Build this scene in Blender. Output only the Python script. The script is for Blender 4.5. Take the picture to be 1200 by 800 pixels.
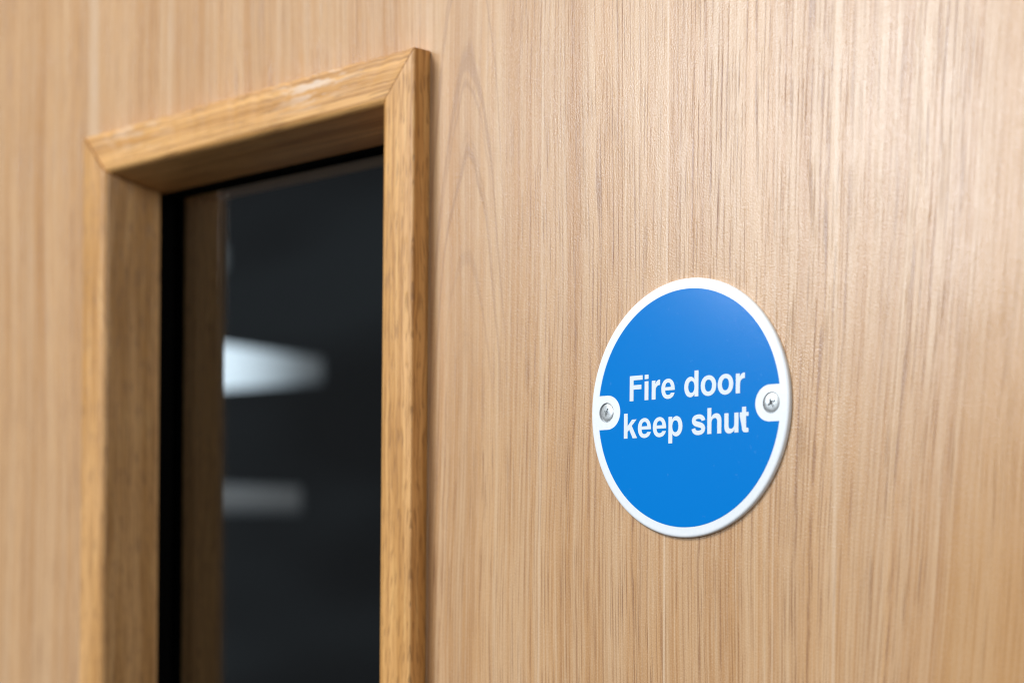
import bpy, bmesh, math, random
from mathutils import Matrix, Vector, noise as mnoise
from mathutils.geometry import tessellate_polygon

sc = bpy.context.scene
for o in list(bpy.data.objects):
    bpy.data.objects.remove(o)
COL = sc.collection
MM = 0.001

# ------------------------------------------------------------------ camera
def basis(yaw, roll):
    fw = Vector((-math.sin(yaw), math.cos(yaw), 0))
    rt = Vector((math.cos(yaw), math.sin(yaw), 0))
    up = Vector((0, 0, 1))
    r2 = math.cos(roll) * rt + math.sin(roll) * up
    u2 = -math.sin(roll) * rt + math.cos(roll) * up
    return r2, u2, fw
FPX, SHIFT = 2238.8, 239.4            # focal length and lens rise in pixels of a 1200 px wide frame
CAMP = Vector((365.4, -427.3, -40.7)) * MM
R2, U2, FW = basis(0.7998, 0.0077)
cam = bpy.data.cameras.new('camera')
cam.sensor_width = 36.0
cam.lens = FPX / 1200 * 36
cam.shift_y = SHIFT / 1200
cam.clip_start, cam.clip_end = 0.02, 100
cam.dof.use_dof = True
cam.dof.focus_distance = 0.574
cam.dof.aperture_fstop = cam.lens / 7.2
co = bpy.data.objects.new('camera', cam)
COL.objects.link(co)
m = Matrix((R2, U2, -FW)).transposed().to_4x4()
m.translation = CAMP
co.matrix_world = m
sc.camera = co

# ------------------------------------------------------------------ light
w = bpy.data.worlds.new('World')
sc.world = w
w.use_nodes = True
w.node_tree.nodes['Background'].inputs[0].default_value = (0.060, 0.065, 0.072, 1)
w.node_tree.nodes['Background'].inputs[1].default_value = 1.0

def area(name, az, el, dist, sx, sy, power, col):
    """soft lamp seen from the sign at azimuth az (negative = left of the door's normal) and elevation el"""
    a, e = math.radians(az), math.radians(el)
    d = Vector((math.sin(a) * math.cos(e), -math.cos(a) * math.cos(e), math.sin(e)))
    l = bpy.data.lights.new(name, 'AREA')
    l.shape = 'RECTANGLE'
    l.size, l.size_y, l.energy, l.color = sx, sy, power, col
    o = bpy.data.objects.new(name, l)
    o.location = d * dist
    o.rotation_euler = d.to_track_quat('Z', 'Y').to_euler()
    COL.objects.link(o)
    return o
area('ceiling_panel_lamp', -31, 41, 3.1, 1.5, 1.0, 116, (1.0, 0.985, 0.955))
area('far_panel_lamp', -33.0, 13.6, 3.2, 0.66, 0.54, 31, (0.82, 0.91, 1.0))
area('fill_light', 48, 18, 2.2, 1.4, 0.8, 17, (1.0, 0.97, 0.93))  # unseen fill added on the right to brighten the bead reveals

sc.view_settings.view_transform = 'Standard'
sc.view_settings.look = 'None'
sc.view_settings.exposure = 0
sc.view_settings.gamma = 1
sc.view_settings.use_curve_mapping = False
sc.render.engine = 'CYCLES'
sc.cycles.use_denoising = True
sc.cycles.filter_width = 1.1
sc.cycles.denoising_input_passes = 'RGB_ALBEDO_NORMAL'
sc.cycles.denoising_prefilter = 'ACCURATE'
sc.cycles.max_bounces = 8
sc.cycles.caustics_refractive = False
sc.cycles.caustics_reflective = False

# ------------------------------------------------------------------ node helpers
class NT:
    def __init__(s, name):
        s.mat = bpy.data.materials.new(name)
        s.mat.use_nodes = True
        s.t = s.mat.node_tree
        s.b = s.t.nodes['Principled BSDF']
    def put(s, sock, v):
        if isinstance(v, bpy.types.NodeSocket):
            s.t.links.new(v, sock)
        else:
            sock.default_value = v
    def n(s, typ, **k):
        nd = s.t.nodes.new(typ)
        for a, b in k.items():
            setattr(nd, a, b)
        return nd
    def m(s, op, a, b=0.0, c=None, clamp=False):
        nd = s.n('ShaderNodeMath', operation=op, use_clamp=clamp)
        s.put(nd.inputs[0], a); s.put(nd.inputs[1], b)
        if c is not None: s.put(nd.inputs[2], c)
        return nd.outputs[0]
    def lin(s, a, k, c=0.0):
        return s.m('MULTIPLY_ADD', a, k, c)
    def step(s, a, lo, hi, o0=0.0, o1=1.0):
        nd = s.n('ShaderNodeMapRange', interpolation_type='SMOOTHSTEP')
        s.put(nd.inputs[0], a)
        for i, v in enumerate((lo, hi, o0, o1)): nd.inputs[i + 1].default_value = v
        return nd.outputs[0]
    def vec(s, x, y, z=0.0):
        nd = s.n('ShaderNodeCombineXYZ')
        s.put(nd.inputs[0], x); s.put(nd.inputs[1], y); s.put(nd.inputs[2], z)
        return nd.outputs[0]
    def noise(s, x, y, z=0.0, detail=2.0, rough=0.5):
        nd = s.n('ShaderNodeTexNoise')
        s.put(nd.inputs['Vector'], s.vec(x, y, z))
        nd.inputs['Scale'].default_value = 1.0
        nd.inputs['Detail'].default_value = detail
        nd.inputs['Roughness'].default_value = rough
        return nd.outputs['Fac']
    def mix(s, f, a, b, blend='MIX'):
        nd = s.n('ShaderNodeMix', data_type='RGBA', blend_type=blend)
        s.put(nd.inputs[0], f)
        s.put(nd.inputs[6], a if not isinstance(a, tuple) else (*a, 1))
        s.put(nd.inputs[7], b if not isinstance(b, tuple) else (*b, 1))
        return nd.outputs[2]
    def bump(s, h, strength, dist):
        nd = s.n('ShaderNodeBump')
        nd.inputs['Strength'].default_value = strength
        nd.inputs['Distance'].default_value = dist
        s.put(nd.inputs['Height'], h)
        s.put(s.b.inputs['Normal'], nd.outputs[0])
    def set(s, **k):
        for a, v in k.items():
            if isinstance(v, tuple): v = (*v, 1)
            s.put(s.b.inputs[a.replace('_', ' ')], v)
        return s.mat

def plain(name, col, rough=0.5, **k):
    return NT(name).set(Base_Color=col, Roughness=rough, **k)

# ------------------------------------------------------------------ materials
def veneer():
    t = NT('oak_veneer')
    tc = t.n('ShaderNodeTexCoord')
    sep = t.n('ShaderNodeSeparateXYZ')
    t.put(sep.inputs[0], tc.outputs['Object'])
    x = t.m('MULTIPLY', sep.outputs[0], 1000.0)
    z = t.m('MULTIPLY', sep.outputs[2], 1000.0)
    # grain drift: leans to the right towards the right-hand side of the door
    lean = t.step(x, 8, 95, 0.0, 0.085)
    xs = t.m('SUBTRACT', x, t.m('MULTIPLY', lean, t.lin(z, 1.0, 40)))
    drift = t.lin(t.noise(t.lin(x, .012), t.lin(z, .006), 3.1, 1.0), 8.0, -4.0)
    wob = t.lin(t.noise(t.lin(x, .08), t.lin(z, .03), 7.7, 1.0), 0.7, -0.35)
    xw = t.m('ADD', t.m('ADD', xs, drift), wob)
    broad = t.noise(t.lin(xw, .055), t.lin(z, .0012), 1.0, 2.0)
    med = t.noise(t.lin(xw, .24), t.lin(z, .004), 5.0, 2.0)
    fine = t.noise(t.lin(xw, .62), t.lin(z, .007), 9.0, 3.0, 0.6)
    fib = t.noise(t.lin(xw, 2.6), t.lin(z, .05), 2.0, 2.0, 0.6)
    pore = t.noise(t.lin(xw, 1.9), t.lin(z, .028), 13.0, 2.0, 0.5)
    where = t.step(t.noise(t.lin(xw, .06), t.lin(z, .003), 21.0, 1.0), .34, .56)
    pores = t.m('MULTIPLY', t.step(pore, .60, .68), t.lin(where, .4, .5))
    # fairly even growth lines about 1.5 mm apart, broken into dashes
    ph = t.lin(t.noise(t.lin(xw, .18), t.lin(z, .0020), 17.0, 2.0), 32.0)
    wave = t.m('SINE', t.m('ADD', t.lin(xw, 2 * math.pi / 1.8), ph))
    dash = t.noise(t.lin(xw, 1.1), t.lin(z, .050), 23.0, 3.0, .6)
    lines = t.m('MULTIPLY', t.step(wave, .62, .97), t.step(dash, .40, .60))
    lines = t.m('MULTIPLY', lines, t.lin(where, .45, .55))
    lights = t.m('MULTIPLY', t.step(wave, -.35, -.95), t.step(dash, .62, .42))
    # cathedral figure high up beside the glazed opening
    q = t.lin(x, 1 / 15.0, 97 / 15.0)
    q2 = t.m('MULTIPLY', q, q)
    zz = t.m('ADD', t.lin(q2, 62.0), z)
    zz = t.m('ADD', zz, t.lin(t.noise(t.lin(x, .09), t.lin(z, .02), 4.0, 2.0), 26.0))
    ring = t.noise(t.lin(zz, .042), t.lin(q, .05), 6.0, 3.0, 0.6)
    cmask = t.m('MULTIPLY', t.step(t.m('ABSOLUTE', q), .9, 1.7, 1.0, 0.0), t.step(z, -25, 45))
    rings = t.m('MULTIPLY', t.step(ring, .53, .62), cmask)
    calm = t.lin(cmask, -.75, 1.0)
    lines = t.m('MULTIPLY', lines, calm)
    pores = t.m('MULTIPLY', pores, calm)
    c = t.mix(t.step(broad, .30, .70), (.560, .338, .168), (.450, .243, .101))
    c = t.mix(t.m('MULTIPLY', t.step(med, .35, .66), .46), c, (.595, .415, .255))
    c = t.mix(t.m('MULTIPLY', t.step(fine, .48, .68), .26), c, (.36, .180, .078))
    c = t.mix(t.m('MULTIPLY', t.step(fine, .46, .30), .42), c, (.63, .455, .295))
    c = t.mix(t.m('MULTIPLY', lights, .30), c, (.66, .49, .33))
    c = t.mix(t.m('MULTIPLY', lines, .72), c, (.245, .118, .056))
    c = t.mix(t.m('MULTIPLY', t.step(fib, .48, .72), .18), c, (.27, .15, .075))
    c = t.mix(t.m('MULTIPLY', pores, .72), c, (.235, .118, .062))
    c = t.mix(t.m('MULTIPLY', rings, .50), c, (.30, .165, .090))
    # two pale sapwood lines
    for x0, wd, amt in ((-326, 4.2, .55), (-116.5, 2.2, .35), (-270, 2.0, .25), (-9.5, .42, .6), (-62, .5, .4), (31, .45, .4), (52, .7, .4), (-200, 1.6, .3)):
        d = t.m('ABSOLUTE', t.m('SUBTRACT', t.m('ADD', x, wob), x0))
        c = t.mix(t.m('MULTIPLY', t.step(d, wd * .5, wd * 1.15, 1.0, 0.0), amt), c, (.66, .50, .35))
    gold = t.m('MULTIPLY', t.step(t.m('SUBTRACT', xs, t.lin(wob, 4.0)), 84, 93), .5)
    c = t.mix(gold, c, (.46, .245, .085))
    spk = t.noise(t.lin(x, 3.6), t.lin(z, 1.7), 30.0, 2.0)
    c = t.mix(t.m('MULTIPLY', t.step(spk, .54, .72), .22), c, (.76, .60, .44))
    c = t.mix(t.m('MULTIPLY', t.step(spk, .46, .28), .20), c, (.24, .135, .07))
    h = t.m('ADD', t.lin(pores, -.45), t.m('ADD', t.lin(lines, -.28), t.lin(fib, .25)))
    h = t.m('ADD', h, t.lin(t.noise(t.lin(x, 2.4), t.lin(z, 1.7), 40.0, 2.0), .95))
    patch = t.noise(t.lin(x, .018), t.lin(z, .012), 51.0, 3.0)
    t.bump(h, .36, .00018)
    return t.set(Base_Color=c, Roughness=t.m('ADD', t.lin(fib, .12, .12), t.lin(patch, .16)), Specular_IOR_Level=.66)

def solid_oak():
    t = NT('solid_oak')
    at = t.n('ShaderNodeAttribute', attribute_name='grain')
    sep = t.n('ShaderNodeSeparateXYZ')
    t.put(sep.inputs[0], at.outputs['Vector'])
    a, w_, l = sep.outputs
    a = t.m('ADD', a, t.lin(w_, .83))
    l = t.m('ADD', l, 0.0)
    aw = t.m('ADD', a, t.lin(t.noise(t.lin(a, .06), t.lin(l, .02), 2.0, 2.0), 4.0))
    aw2 = t.m('ADD', aw, t.lin(l, .055))
    tone = t.noise(t.lin(aw, .20), t.lin(l, .007), 1.0, 2.0)
    fine = t.noise(t.lin(aw, .95), t.lin(l, .020), 4.0, 3.0, .65)
    pore = t.noise(t.lin(aw2, 1.5), t.lin(l, .11), 8.0, 2.0, .5)
    pores = t.step(pore, .54, .66)
    c = t.mix(t.step(tone, .32, .68), (.690, .385, .142), (.510, .255, .072))
    c = t.mix(t.m('MULTIPLY', t.step(fine, .46, .64), .72), c, (.33, .150, .036))
    c = t.mix(t.m('MULTIPLY', t.step(fine, .45, .30), .45), c, (.76, .50, .20))
    c = t.mix(t.m('MULTIPLY', pores, .58), c, (.22, .100, .030))
    # pale filler smears and scuffs (attribute 'scuff' says which stretches are worn)
    sa = t.n('ShaderNodeAttribute', attribute_name='scuff')
    sm = t.noise(t.lin(a, .40), t.lin(l, .13), 15.0, 3.0, .6)
    sf = t.m('MULTIPLY', t.step(sm, .48, .55), sa.outputs['Fac'])
    c = t.mix(t.m('MULTIPLY', sf, .95), c, (.74, .66, .58))
    oi = t.n('ShaderNodeObjectInfo')
    c = t.mix(1.0, c, oi.outputs['Color'], 'MULTIPLY')
    h = t.m('ADD', t.lin(pores, -1.0), t.lin(fine, .5))
    t.bump(h, .26, .0003)
    return t.set(Base_Color=c, Roughness=t.lin(fine, .2, .30), Specular_IOR_Level=.5)

def blue_print():
    t = NT('blue_print')
    tc = t.n('ShaderNodeTexCoord')
    n1 = t.n('ShaderNodeTexNoise'); n1.inputs['Scale'].default_value = 1500; n1.inputs['Detail'].default_value = 3
    t.put(n1.inputs['Vector'], tc.outputs['Object'])
    n2 = t.n('ShaderNodeTexNoise'); n2.inputs['Scale'].default_value = 420; n2.inputs['Detail'].default_value = 2
    t.put(n2.inputs['Vector'], tc.outputs['Object'])
    c = t.mix(t.m('MULTIPLY', t.step(n2.outputs['Fac'], .70, .76), .25), (.0, .182, .60), (.06, .27, .68))
    t.bump(n1.outputs['Fac'], .10, .0001)
    return t.set(Base_Color=c, Roughness=.145, Specular_IOR_Level=.36)

def white_enamel():
    t = NT('white_enamel')
    tc = t.n('ShaderNodeTexCoord')
    n1 = t.n('ShaderNodeTexNoise'); n1.inputs['Scale'].default_value = 900; n1.inputs['Detail'].default_value = 3
    t.put(n1.inputs['Vector'], tc.outputs['Object'])
    t.bump(n1.outputs['Fac'], .07, .0001)
    c = t.mix(t.step(n1.outputs['Fac'], .35, .75), (.75, .81, .87), (.79, .84, .89))
    return t.set(Base_Color=c, Roughness=.26, Specular_IOR_Level=.5)

def steel():
    t = NT('zinc_plated_steel')
    tc = t.n('ShaderNodeTexCoord')
    n1 = t.n('ShaderNodeTexNoise'); n1.inputs['Scale'].default_value = 1800; n1.inputs['Detail'].default_value = 3
    t.put(n1.inputs['Vector'], tc.outputs['Object'])
    t.bump(n1.outputs['Fac'], .2, .00008)
    c = t.mix(t.step(n1.outputs['Fac'], .4, .7), (.78, .81, .82), (.60, .63, .64))
    return t.set(Base_Color=c, Metallic=.8, Roughness=.38)

def far_wall_paint():
    t = NT('dark_paint')
    tc = t.n('ShaderNodeTexCoord')
    sep = t.n('ShaderNodeSeparateXYZ'); t.put(sep.inputs[0], tc.outputs['Object'])
    n1 = t.noise(t.lin(sep.outputs[0], .5), t.lin(sep.outputs[2], 1.7), 3.0, 1.0)
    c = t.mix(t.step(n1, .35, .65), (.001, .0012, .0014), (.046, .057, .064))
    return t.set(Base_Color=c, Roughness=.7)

def glow(name, col, strength, end=None, reach=.2):
    t = NT(name)
    if end is not None:            # a lamp that is lit unevenly along its length
        ln = t.n('ShaderNodeVectorMath', operation='LENGTH')
        t.put(ln.inputs[0], t.n('ShaderNodeTexCoord').outputs['Object'])
        strength = t.step(ln.outputs['Value'], reach * .1, reach, strength, end)
    return t.set(Base_Color=(.3, .3, .3), Emission_Color=col, Emission_Strength=strength)

M_DOOR, M_OAK, M_BLUE, M_WHITE, M_STEEL = veneer(), solid_oak(), blue_print(), white_enamel(), steel()
M_TEXT = plain('pale_lettering', (.64, .72, .79), .38)
M_DARK = plain('black_seal', (.0015, .0015, .0015), .9, Specular_IOR_Level=.05)
M_HOLE = plain('screw_hole_shadowed_plastic', (.05, .05, .05), .8)
M_CORE = plain('chipboard_core', (.30, .20, .11), .85)
M_WALL = far_wall_paint()
tg = NT('clear_glass')
M_GLASS = tg.set(Base_Color=(.86, .90, .90), Roughness=0.0, IOR=1.52, Transmission_Weight=1.0)

# ------------------------------------------------------------------ object helpers
def link(name, me, mat, parent=None, **props):
    if mat: me.materials.append(mat)
    o = bpy.data.objects.new(name, me)
    COL.objects.link(o)
    if parent: o.parent = parent
    for k, v in props.items(): o[k] = v
    return o
def mesh(name, verts, faces, smooth=None):
    me = bpy.data.meshes.new(name)
    me.from_pydata([tuple(v) for v in verts], [], faces)
    bm = bmesh.new(); bm.from_mesh(me)
    bmesh.ops.recalc_face_normals(bm, faces=bm.faces)
    if smooth is not None:
        for f in bm.faces: f.smooth = True
        for e in bm.edges:
            e.smooth = e.is_boundary or len(e.link_faces) != 2 or e.calc_face_angle(0) < math.radians(smooth)
    bm.to_mesh(me); bm.free()
    me.update()
    return me
def empty(name, loc, **props):
    o = bpy.data.objects.new(name, None)
    o.empty_display_size = .02
    o.location = loc
    COL.objects.link(o)
    for k, v in props.items(): o[k] = v
    return o

# ------------------------------------------------------------------ the wall of the dim room behind the glass
def box(name, x0, x1, y0, y1, z0, z1):
    v = [(x, y, z) for x in (x0, x1) for y in (y0, y1) for z in (z0, z1)]
    f = [(0, 1, 3, 2), (4, 6, 7, 5), (0, 4, 5, 1), (2, 3, 7, 6), (0, 2, 6, 4), (1, 5, 7, 3)]
    return mesh(name, v, f)
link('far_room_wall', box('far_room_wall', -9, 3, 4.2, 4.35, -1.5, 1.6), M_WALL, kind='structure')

# ------------------------------------------------------------------ door
UL, UR, VT, VB = -320.2, -115.4, 125.4, -470.0     # outer outline of the glazing beads, mm from the sign's centre
DOOR_T = 44.0
door = empty('fire_door', (0, 0, 0), category='door', kind='thing',
             label='light oak veneered fire door with a narrow glazed opening on its left')
def leaf():
    O = (-620, 306, -1490, 540)
    I = (UL + 9, UR - 9, VB + 9, VT - 9)
    def ring(r, y): return [(r[0], y, r[2]), (r[1], y, r[2]), (r[1], y, r[3]), (r[0], y, r[3])]
    v = ring(O, 0) + ring(I, 0) + ring(O, DOOR_T) + ring(I, DOOR_T)
    f = []
    for k in range(4):
        j = (k + 1) % 4
        f += [(k, j, 4 + j, 4 + k), (8 + k, 8 + j, 12 + j, 12 + k), (k, j, 8 + j, 8 + k), (4 + k, 4 + j, 12 + j, 12 + k)]
    return mesh('door_leaf', [Vector(p) * MM for p in v], f)
link('door_leaf', leaf(), M_DOOR, door)

# glazing bead: a = mm inwards from the outer outline, w = mm into the door (negative = proud)
def arc(cx, cy, r, a0, a1, n):
    return [(cx + r * math.cos(math.radians(a0 + (a1 - a0) * k / n)), cy + r * math.sin(math.radians(a0 + (a1 - a0) * k / n))) for k in range(n + 1)]
NEAR = [(0.0, -0.25)] + arc(0.8, -6.6, 0.8, 180, 270, 5) + arc(14.0, -4.2, 3.2, 270, 343, 9) + [(23.0, 15.0), (9.6, 15.0), (9.6, -0.25)]
FAR = [(0.0, 44.25)] + arc(0.9, 51.1, 0.9, 180, 90, 4) + arc(18.0, 49.0, 3.0, 90, 8, 6) + [(23.0, 28.5), (9.6, 28.5), (9.6, 44.25)]
rnd = random.Random(4)
def bead(kind, prof, seed, dw=0.0, rough=0.0):
    """one mitred member; kind = top, bottom, left or right"""
    n, np_ = 90, len(prof)
    verts, gr, sc_ = [], [], []
    gap = 0.22
    for k in range(n + 1):
        t = k / n
        for i, (a, w_) in enumerate(prof):
            if kind in ('top', 'bottom'):
                lo, hi = UL + a + gap, UR - a - gap
            else:
                lo, hi = VB + a + gap, VT - a - gap
            l = lo + (hi - lo) * t
            aa, ww = a, w_ + dw
            if 1 <= i <= 6 and rough and 0 < k < n:         # chipped, uneven outer arris
                q = mnoise.noise(Vector((l * .21, seed, 0))) + .6 * mnoise.noise(Vector((l * .7, seed, 3)))
                aa += max(0, q) * rough
                ww += max(0, q) * rough * .5
            if kind == 'top': p = (l, ww, VT - aa)
            elif kind == 'bottom': p = (l, ww, VB + aa)
            elif kind == 'left': p = (UL + aa, ww, l)
            else: p = (UR - aa, ww, l)
            verts.append(Vector(p) * MM)
            gr.append((a + seed * 53.7, w_, l * (.4 if kind == 'top' else 1) + seed * 191.0))
            s = 0.0
            if kind == 'top' and a < 13.5 and w_ < -4.5:
                s = max(.75 * math.exp(-((l + 168) / 19) ** 2), 1.0 * math.exp(-((l + 285) / 26) ** 2) * (1.0 if a > 1 else .3))
            sc_.append(s)
    faces = []
    for k in range(n):
        for i in range(np_):
            j = (i + 1) % np_
            faces.append((k * np_ + i, k * np_ + j, (k + 1) * np_ + j, (k + 1) * np_ + i))
    faces.append(tuple(range(np_))); faces.append(tuple(n * np_ + i for i in range(np_)))
    me = mesh('glazing_bead', verts, faces, smooth=35)
    me.attributes.new('grain', 'FLOAT_VECTOR', 'POINT')
    me.attributes.new('scuff', 'FLOAT', 'POINT')
    me.attributes['grain'].data.foreach_set('vector', [c for g in gr for c in g])
    me.attributes['scuff'].data.foreach_set('value', sc_)
    return me
for kind, seed, dw, rough, lab in (('top', 1, 0, .9, 'top glazing bead with pale scuffs and a chipped edge'),
                                   ('right', 2, .0, .12, None), ('left', 3, -.9, .1, None), ('bottom', 5, 0, .1, None)):
    b = link('glazing_bead', bead(kind, NEAR, seed, dw, rough), M_OAK, door)
    if lab: b['label'] = lab
    if kind == 'left': b.color = (.98, 1.02, 1.18, 1)      # a paler length of oak
for kind, seed in (('top', 6), ('right', 7), ('left', 8), ('bottom', 9)):
    b = link('glazing_bead', bead(kind, FAR, seed), M_OAK, door)
    b.color = (1.3, 1.2, 1.0, 1)  # brighter tint stands in for light missing on the far beads

# glass and its black seals
def frame_ring(name, a0, a1, y0, y1):
    def r(a, y): return [(UL + a, y, VB + a), (UR - a, y, VB + a), (UR - a, y, VT - a), (UL + a, y, VT - a)]
    v = r(a0, y0) + r(a1, y0) + r(a0, y1) + r(a1, y1)
    f = []
    for k in range(4):
        j = (k + 1) % 4
        f += [(k, j, 4 + j, 4 + k), (8 + k, 8 + j, 12 + j, 12 + k), (k, j, 8 + j, 8 + k), (4 + k, 4 + j, 12 + j, 12 + k)]
    return mesh(name, [Vector(p) * MM for p in v], f)
link('glazing_seal', frame_ring('glazing_seal', 9.3, 23.4, 15.05, 20.6), M_DARK, door)
link('glazing_seal', frame_ring('glazing_seal', 9.3, 23.4, 25.65, 28.45), M_DARK, door)
g = 11
link('glass_pane', box('glass_pane', (UL + g) * MM, (UR - g) * MM, 20.62 * MM, 25.6 * MM, (VB + g) * MM, (VT - g) * MM), M_GLASS, door,
     label='dark clear glass pane')

# ------------------------------------------------------------------ the sign
sign = empty('fire_door_sign', (-.68 * MM, 0, .08 * MM), category='sign',
             label='round blue and white fire door keep shut sign screwed to the oak door')
FACE = -1.2
RB, TABX, TABH, SX = 34.9, 31.1, 5.2, 31.6
def poly_mesh(name, contours, y, extra=None):
    """flat print or face: outline first, holes after, in mm on the sign's own plane"""
    tris = tessellate_polygon([[Vector((a, b, 0)) for a, b in c] for c in contours])
    vs = [(a * MM, y * MM, b * MM) for c in contours for a, b in c]
    fs = [tuple(t) for t in tris]
    if extra:
        k = len(vs)
        vs += extra[0]; fs += [tuple(i + k for i in f) for f in extra[1]]
    me = bpy.data.meshes.new(name)
    me.from_pydata(vs, [], fs)
    bm = bmesh.new(); bm.from_mesh(me)
    bmesh.ops.remove_doubles(bm, verts=bm.verts, dist=1e-6)
    for f in bm.faces:
        f.normal_update()
        if extra is None and f.normal.y > 0: f.normal_flip()
    if extra:
        bmesh.ops.recalc_face_normals(bm, faces=bm.faces)
        for f in bm.faces: f.smooth = True
        for e in bm.edges:
            e.smooth = len(e.link_faces) == 2 and e.calc_face_angle(0) < math.radians(32)
    bm.to_mesh(me); bm.free()
    return me
def circ(cx, cy, r, n, rev=False):
    p = [(cx + r * math.cos(2 * math.pi * k / n), cy + r * math.sin(2 * math.pi * k / n)) for k in range(n)]
    return p[::-1] if rev else p
# plate: flat face with two screw holes, softly rounded rim
NS = 160
rim = [(37.0, -1.2), (37.4, -1.17), (37.7, -1.06), (37.88, -.9), (37.97, -.7), (38.0, -0.45), (38.0, -0.05), (36.0, -0.05)]
ev, ef = [], []
for r, y in rim:
    for k in range(NS):
        th = 2 * math.pi * k / NS
        ev.append((r * math.cos(th) * MM, y * MM, r * math.sin(th) * MM))
for i in range(len(rim) - 1):
    for k in range(NS):
        j = (k + 1) % NS
        ef.append((i * NS + k, i * NS + j, (i + 1) * NS + j, (i + 1) * NS + k))
for s in (-1, 1):
    b0 = len(ev)
    for y in (FACE, -0.4):
        for k in range(40):
            th = 2 * math.pi * k / 40
            ev.append(((s * SX + 3.0 * math.cos(th)) * MM, y * MM, 3.0 * math.sin(th) * MM))
    for k in range(40):
        j = (k + 1) % 40
        ef.append((b0 + k, b0 + j, b0 + 40 + j, b0 + 40 + k))
    ef.append(tuple(b0 + 40 + k for k in range(40)))
link('plate', poly_mesh('plate', [circ(0, 0, 37.0, NS), circ(-SX, 0, 3.0, 40, True), circ(SX, 0, 3.0, 40, True)], FACE, (ev, ef)), M_WHITE, sign)
# blue field with a white tab left free round each screw
def blue_outline():
    th0 = math.degrees(math.asin(TABH / RB))
    pts = []
    def rng(a, b, n): return [a + (b - a) * k / n for k in range(n + 1)]
    for a in rng(th0, 180 - th0, 90): pts.append((RB * math.cos(math.radians(a)), RB * math.sin(math.radians(a))))
    for a in rng(90, -90, 24): pts.append((-TABX + TABH * math.cos(math.radians(a)), TABH * math.sin(math.radians(a))))
    for a in rng(180 + th0, 360 - th0, 90): pts.append((RB * math.cos(math.radians(a)), RB * math.sin(math.radians(a))))
    for a in rng(270, 90, 24): pts.append((TABX + TABH * math.cos(math.radians(a)), TABH * math.sin(math.radians(a))))
    return pts
field = link('blue_field', poly_mesh('blue_field', [blue_outline()], FACE - .04), M_BLUE, sign)

# lettering: outlines drawn in mm; 'C' entries are cubic curves
def path(start, *segs):
    pts = [start]
    for s in segs:
        if len(s) == 2:
            pts.append(s)
        else:
            p0 = pts[-1]; c1, c2, p1 = (s[0], s[1]), (s[2], s[3]), (s[4], s[5])
            for k in range(1, 11):
                t = k / 10; u = 1 - t
                pts.append(tuple(u ** 3 * p0[d] + 3 * u * u * t * c1[d] + 3 * u * t * t * c2[d] + t ** 3 * p1[d] for d in (0, 1)))
    return pts
def qe(p0, corner, p1, k=.60):
    """quarter ellipse from p0 to p1 bulging to corner, as a path segment"""
    return (p0[0] + (corner[0] - p0[0]) * k, p0[1] + (corner[1] - p0[1]) * k,
            p1[0] + (corner[0] - p1[0]) * k, p1[1] + (corner[1] - p1[1]) * k, p1[0], p1[1])
def oval(x0, x1, z0, z1, k=.60):
    cx, cz = (x0 + x1) / 2, (z0 + z1) / 2
    return path((x1, cz), qe((x1, cz), (x1, z1), (cx, z1), k), qe((cx, z1), (x0, z1), (x0, cz), k),
                qe((x0, cz), (x0, z0), (cx, z0), k), qe((cx, z0), (x1, z0), (x1, cz), k))[:-1]
def stroke(pts, ws):
    L, R = [], []
    for i, p in enumerate(pts):
        a, b = pts[max(0, i - 1)], pts[min(len(pts) - 1, i + 1)]
        dx, dz = b[0] - a[0], b[1] - a[1]
        d = math.hypot(dx, dz); nx, nz = -dz / d, dx / d
        t = i / (len(pts) - 1)
        # widths interpolated along the stroke
        f = t * (len(ws) - 1); k = min(int(f), len(ws) - 2); w_ = ws[k] + (ws[k + 1] - ws[k]) * (f - k)
        L.append((p[0] + nx * w_ / 2, p[1] + nz * w_ / 2)); R.append((p[0] - nx * w_ / 2, p[1] - nz * w_ / 2))
    return L + R[::-1]
def g_F(): return [path((0, 0), (1.55, 0), (1.55, 3.42), (4.72, 3.42), (4.72, 4.75), (1.55, 4.75), (1.55, 6.22), (5.18, 6.22), (5.18, 7.55), (0, 7.55))]
def g_i(): return [path((0, 0), (1.55, 0), (1.55, 5.62), (0, 5.62))], [path((0, 6.28), (1.55, 6.28), (1.55, 7.58), (0, 7.58))]
def g_r(): return [path((0, 0), (1.55, 0), (1.55, 2.75), qe((1.55, 2.75), (1.6, 4.25), (3.3, 4.2), .62), (3.3, 5.78),
                        (2.5, 5.85, 1.8, 5.5, 1.46, 4.6), (1.46, 5.62), (0, 5.62))]
def g_e(w=5.25):
    h = w / 2
    out = path((w, 2.42), qe((w, 2.42), (w + .05, 5.85), (h, 5.85), .61), qe((h, 5.85), (0, 5.85), (0, 2.88), .6), qe((0, 2.88), (0, -.12), (h, -.12), .6),
               (h + 1.25, -.12, w - .35, .5, w - .08, 1.62), (w - 1.5, 1.62), (w - 1.75, 1.2, h + .5, 1.05, h + .05, 1.05), (h - .7, 1.05, 1.55, 1.55, 1.5, 2.42))
    hole = path((1.52, 3.38), (1.6, 4.3, h - .6, 4.72, h + .02, 4.72), (h + .65, 4.72, w - 1.6, 4.3, w - 1.5, 3.38))
    return [out, hole]
def g_o(w=5.75): return [oval(0, w, -.12, 5.85, .59), oval(1.55, w - 1.55, 1.12, 4.62, .60)]
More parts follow.
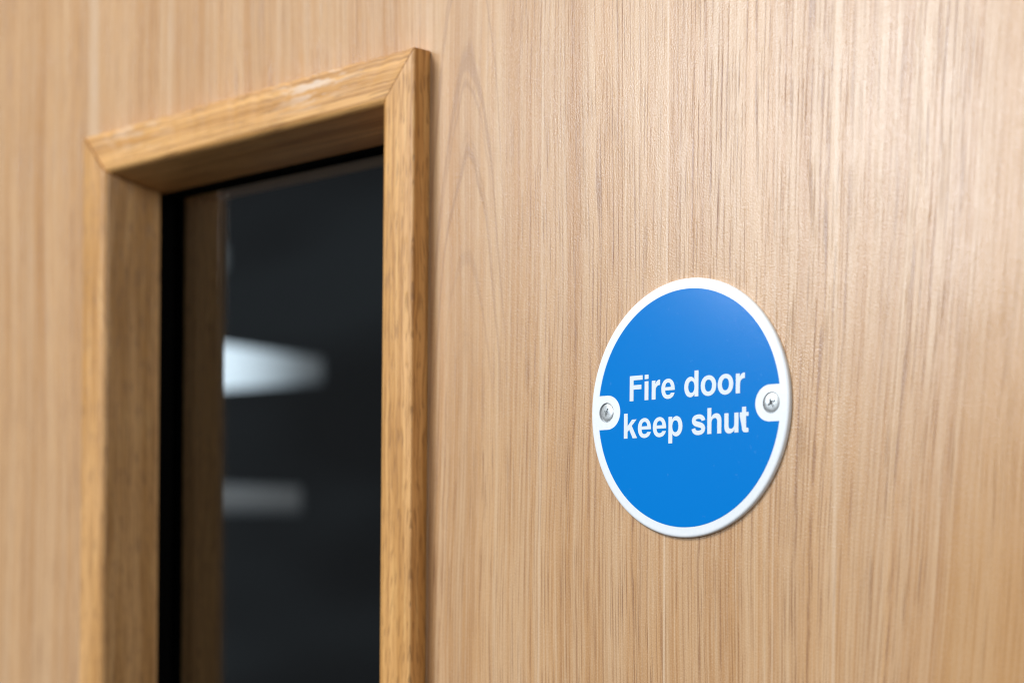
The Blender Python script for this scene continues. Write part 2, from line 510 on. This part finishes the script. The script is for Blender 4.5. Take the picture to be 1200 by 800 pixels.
def g_d(asc=7.55, w=5.4):
    out = path((w, 0), (w, asc), (w - 1.53, asc), (w - 1.53, 5.02), (w - 1.9, 5.6, 2.95, 5.85, 2.42, 5.85),
               qe((2.42, 5.85), (0, 5.85), (0, 2.88), .58), qe((0, 2.88), (0, -.12), (2.38, -.12), .58), (2.95, -.12, w - 1.75, .2, w - 1.46, .8), (w - 1.46, 0))
    return [out, oval(1.53, w - 1.5, 1.12, 4.62, .60)]
def g_p(): return [[(5.42 - a, 5.70 - b) for a, b in c] for c in g_d(7.82, 5.42)]
def g_k(): return [path((0, 0), (1.5, 0), (1.5, 1.95), (2.15, 2.65), (3.58, 0), (5.38, 0), (3.2, 3.75), (5.15, 5.62), (3.28, 5.62), (1.5, 3.72), (1.5, 7.5), (0, 7.5))]
def arch(top_stem, w=5.25): return path((0, 0), (1.54, 0), (1.54, 3.05), (1.54, 4.1, 2.1, 4.52, 2.75, 4.52), (3.4, 4.52, w - 1.54, 4.2, w - 1.54, 3.2), (w - 1.54, 0), (w, 0), (w, 3.7),
                                      (w, 5.1, w - .75, 5.85, 3.35, 5.85), (2.6, 5.85, 1.9, 5.5, 1.48, 4.8), (1.48, top_stem), (0, top_stem))
def g_h(): return [arch(7.5)]
def g_u(): return [[(5.2 - a, 5.66 - b) for a, b in arch(5.66, 5.2)]]
def g_t(): return [path((0, 4.55), (0, 5.65), (.8, 5.65), (.8, 7.2), (2.3, 7.2), (2.3, 5.65), (3.2, 5.65), (3.2, 4.55), (2.3, 4.55), (2.3, 1.75),
                        (2.3, 1.2, 2.5, 1.1, 3.2, 1.14), (3.2, .02), (2.9, -.06, 2.6, -.1, 2.3, -.1), (1.2, -.1, .8, .35, .8, 1.4))]
def g_s():
    c = path((4.42, 4.02), (4.3, 4.85, 3.55, 5.22, 2.62, 5.22), (1.5, 5.22, .78, 4.85, .78, 4.15), (.78, 3.25, 1.8, 3.12, 2.6, 2.92),
             (3.6, 2.68, 4.35, 2.45, 4.35, 1.62), (4.35, .85, 3.5, .5, 2.55, .5), (1.5, .5, .8, .9, .66, 1.78))
    return [stroke(c, [1.42, 1.3, 1.26, 1.45, 1.55, 1.55, 1.45, 1.26, 1.3, 1.42])]
def letter(ch, glyph, x, base):
    rot = .0065
    parts = glyph if isinstance(glyph, tuple) else (glyph,)
    vs, fs = [], []
    for cont in parts:
        cc = [[(x + a, base + b + rot * (x + a + 22)) for a, b in c] for c in cont]
        k = len(vs)
        vs += [(a * MM, (FACE - .075) * MM, b * MM) for c in cc for a, b in c]
        for t in tessellate_polygon([[Vector((a, b, 0)) for a, b in c] for c in cc]):
            fs.append(tuple(i + k for i in t))
    me = bpy.data.meshes.new('letter_' + ch)
    me.from_pydata(vs, [], fs)
    bm = bmesh.new(); bm.from_mesh(me)
    for f in bm.faces:
        f.normal_update()
        if f.normal.y > 0: f.normal_flip()
    bm.to_mesh(me); bm.free()
    link('letter', me, M_TEXT, field)
B1, B2 = 3.0, -8.15
for ch, gl, x in (('F', g_F(), -22.05), ('i', g_i(), -16.05), ('r', g_r(), -13.2), ('e', g_e(5.25), -9.4), ('d', g_d(), -.47), ('o', g_o(5.8), 5.82), ('o', g_o(5.72), 12.2), ('r', g_r(), 18.85)):
    letter(ch, gl, x, B1)
for ch, gl, x in (('k', g_k(), -24.3), ('e', g_e(5.25), -18.62), ('e', g_e(5.25), -12.65), ('p', g_p(), -6.5), ('s', g_s(), 2.5), ('h', g_h(), 8.4), ('u', g_u(), 14.75), ('t', g_t(), 20.4)):
    letter(ch, gl, x, B2)

# screws: domed head with a cross recess cut in
def screw_mesh():
    prof = [(0.0, -.42), (.6, -.418), (1.2, -.40), (1.8, -.37), (2.35, -.31), (2.66, -.20), (2.80, -.02), (2.80, .08), (2.2, .75), (1.5, 1.3)]
    n = 48
    bm = bmesh.new()
    rings = []
    for r, h in prof:
        rings.append([bm.verts.new((0, h * MM, 0))] if r == 0 else
                     [bm.verts.new((r * MM * math.cos(2 * math.pi * k / n), h * MM, r * MM * math.sin(2 * math.pi * k / n))) for k in range(n)])
    for k in range(n):
        bm.faces.new((rings[0][0], rings[1][k], rings[1][(k + 1) % n]))
    for i in range(1, len(rings) - 1):
        for k in range(n):
            j = (k + 1) % n
            bm.faces.new((rings[i][k], rings[i][j], rings[i + 1][j], rings[i + 1][k]))
    bm.faces.new(rings[-1])
    bmesh.ops.recalc_face_normals(bm, faces=bm.faces)
    me = bpy.data.meshes.new('head'); bm.to_mesh(me); bm.free()
    head = bpy.data.objects.new('tmp_head', me); COL.objects.link(head)
    # cutter: one star-shaped tapered prism (four wide slots, four small ribs between)
    star = []
    for q in range(4):
        b = math.pi / 2 * q
        for da, r in ((-.20, 1.8), (.20, 1.8), (.50, .78), (math.pi / 4 - .09, 1.1), (math.pi / 4 + .09, 1.1), (math.pi / 2 - .50, .78)):
            star.append((r * math.cos(b + da), r * math.sin(b + da)))
    bm = bmesh.new()
    top = [bm.verts.new((a * MM, -1.6 * MM, b * MM)) for a, b in star]
    bot = [bm.verts.new((a * .55 * MM, .55 * MM, b * .55 * MM)) for a, b in star]
    bm.faces.new(top); bm.faces.new(bot)
    for k in range(len(star)):
        j = (k + 1) % len(star)
        bm.faces.new((top[k], top[j], bot[j], bot[k]))
    bmesh.ops.recalc_face_normals(bm, faces=bm.faces)
    mc = bpy.data.meshes.new('cutter'); bm.to_mesh(mc); bm.free()
    cut = bpy.data.objects.new('tmp_cutter', mc); COL.objects.link(cut)
    md = head.modifiers.new('b', 'BOOLEAN'); md.operation = 'DIFFERENCE'; md.object = cut; md.solver = 'EXACT'
    dg = bpy.context.evaluated_depsgraph_get()
    out = bpy.data.meshes.new_from_object(head.evaluated_get(dg))
    out.name = 'screw'
    bpy.data.objects.remove(head); bpy.data.objects.remove(cut)
    bm = bmesh.new(); bm.from_mesh(out)
    for f in bm.faces: f.smooth = True
    for e in bm.edges: e.smooth = len(e.link_faces) == 2 and e.calc_face_angle(0) < math.radians(30)
    bm.to_mesh(out); bm.free()
    return out
sm = screw_mesh()
for x, rot, tilt in ((-SX, 20, (0, 0, -5)), (SX, 62, (2, 0, 3))):
    o = link('screw', sm, M_STEEL if not sm.materials else None, sign)
    o.location = (x * MM, (FACE + .45) * MM, 0)
    o.rotation_euler = (Matrix.Rotation(math.radians(tilt[2]), 3, 'Z') @ Matrix.Rotation(math.radians(tilt[0]), 3, 'X') @ Matrix.Rotation(math.radians(rot), 3, 'Y')).to_euler()

# ------------------------------------------------------------------ lights of the dim room seen through the glass
def ray(px, py, depth):
    return CAMP + (FW + R2 * ((px - 600) / FPX) - U2 * ((py - 400 - SHIFT) / FPX)) * depth
def lamp(name, ends, mat, label, n=28, caps=4):
    """horizontal lathe between two world points with a radius at each end, ends rounded"""
    (p0, r0), (p1, r1) = ends
    ax = (p1 - p0).normalized()
    s1 = ax.cross(Vector((0, 0, 1))).normalized(); s2 = s1.cross(ax)
    L = (p1 - p0).length
    prof = [(-.25 * r0, .0)] + [(-.25 * r0 * math.cos(a), r0 * math.sin(a)) for a in (math.pi / 2 * k / caps for k in range(1, caps + 1))]
    prof += [(L + .25 * r1 * math.sin(a), r1 * math.cos(a)) for a in (math.pi / 2 * k / caps for k in range(caps))] + [(L + .25 * r1, 0)]
    base = p0
    vs, fs, idx = [], [], []
    for l, r in prof:
        row = []
        for k in range(n if r > 0 else 1):
            th = 2 * math.pi * k / n
            row.append(len(vs)); vs.append(ax * l + (s1 * math.cos(th) + s2 * math.sin(th)) * r)
        idx.append(row)
    for A, B in zip(idx, idx[1:]):
        for k in range(n):
            j = (k + 1) % n
            if len(A) == 1: fs.append((A[0], B[k], B[j]))
            elif len(B) == 1: fs.append((A[k], A[j], B[0]))
            else: fs.append((A[k], A[j], B[j], B[k]))
    o = link(name, mesh(name, vs, fs, smooth=60), mat, category='lamp', label=label)
    o.location = base
    return o
D = 5.6
k_ = D / FPX
lamp('tapered_lamp', ((ray(222, 428, D), 31 * k_), (ray(376, 434.5, D), 15 * k_)), glow('bright_diffuser', (.74, .88, 1.0), 1.5, .06, 156 * k_),
     'bright white tapered light glowing out of focus behind the glass')
lamp('tube_lamp', ((ray(225, 583, D), 18 * k_), (ray(352, 586, D), 16 * k_)), glow('dim_diffuser', (.70, .85, 1.0), .042, .012, 130 * k_),
     'dim grey tube light behind the glass, below the bright one')
lamp('round_lamp', ((ray(240, 302, D), 19 * k_), (ray(262, 302, D), 16 * k_)), glow('faint_diffuser', (.65, .88, 1.0), .055),
     'faint round light behind the glass, above the bright one, mostly hidden by the frame')
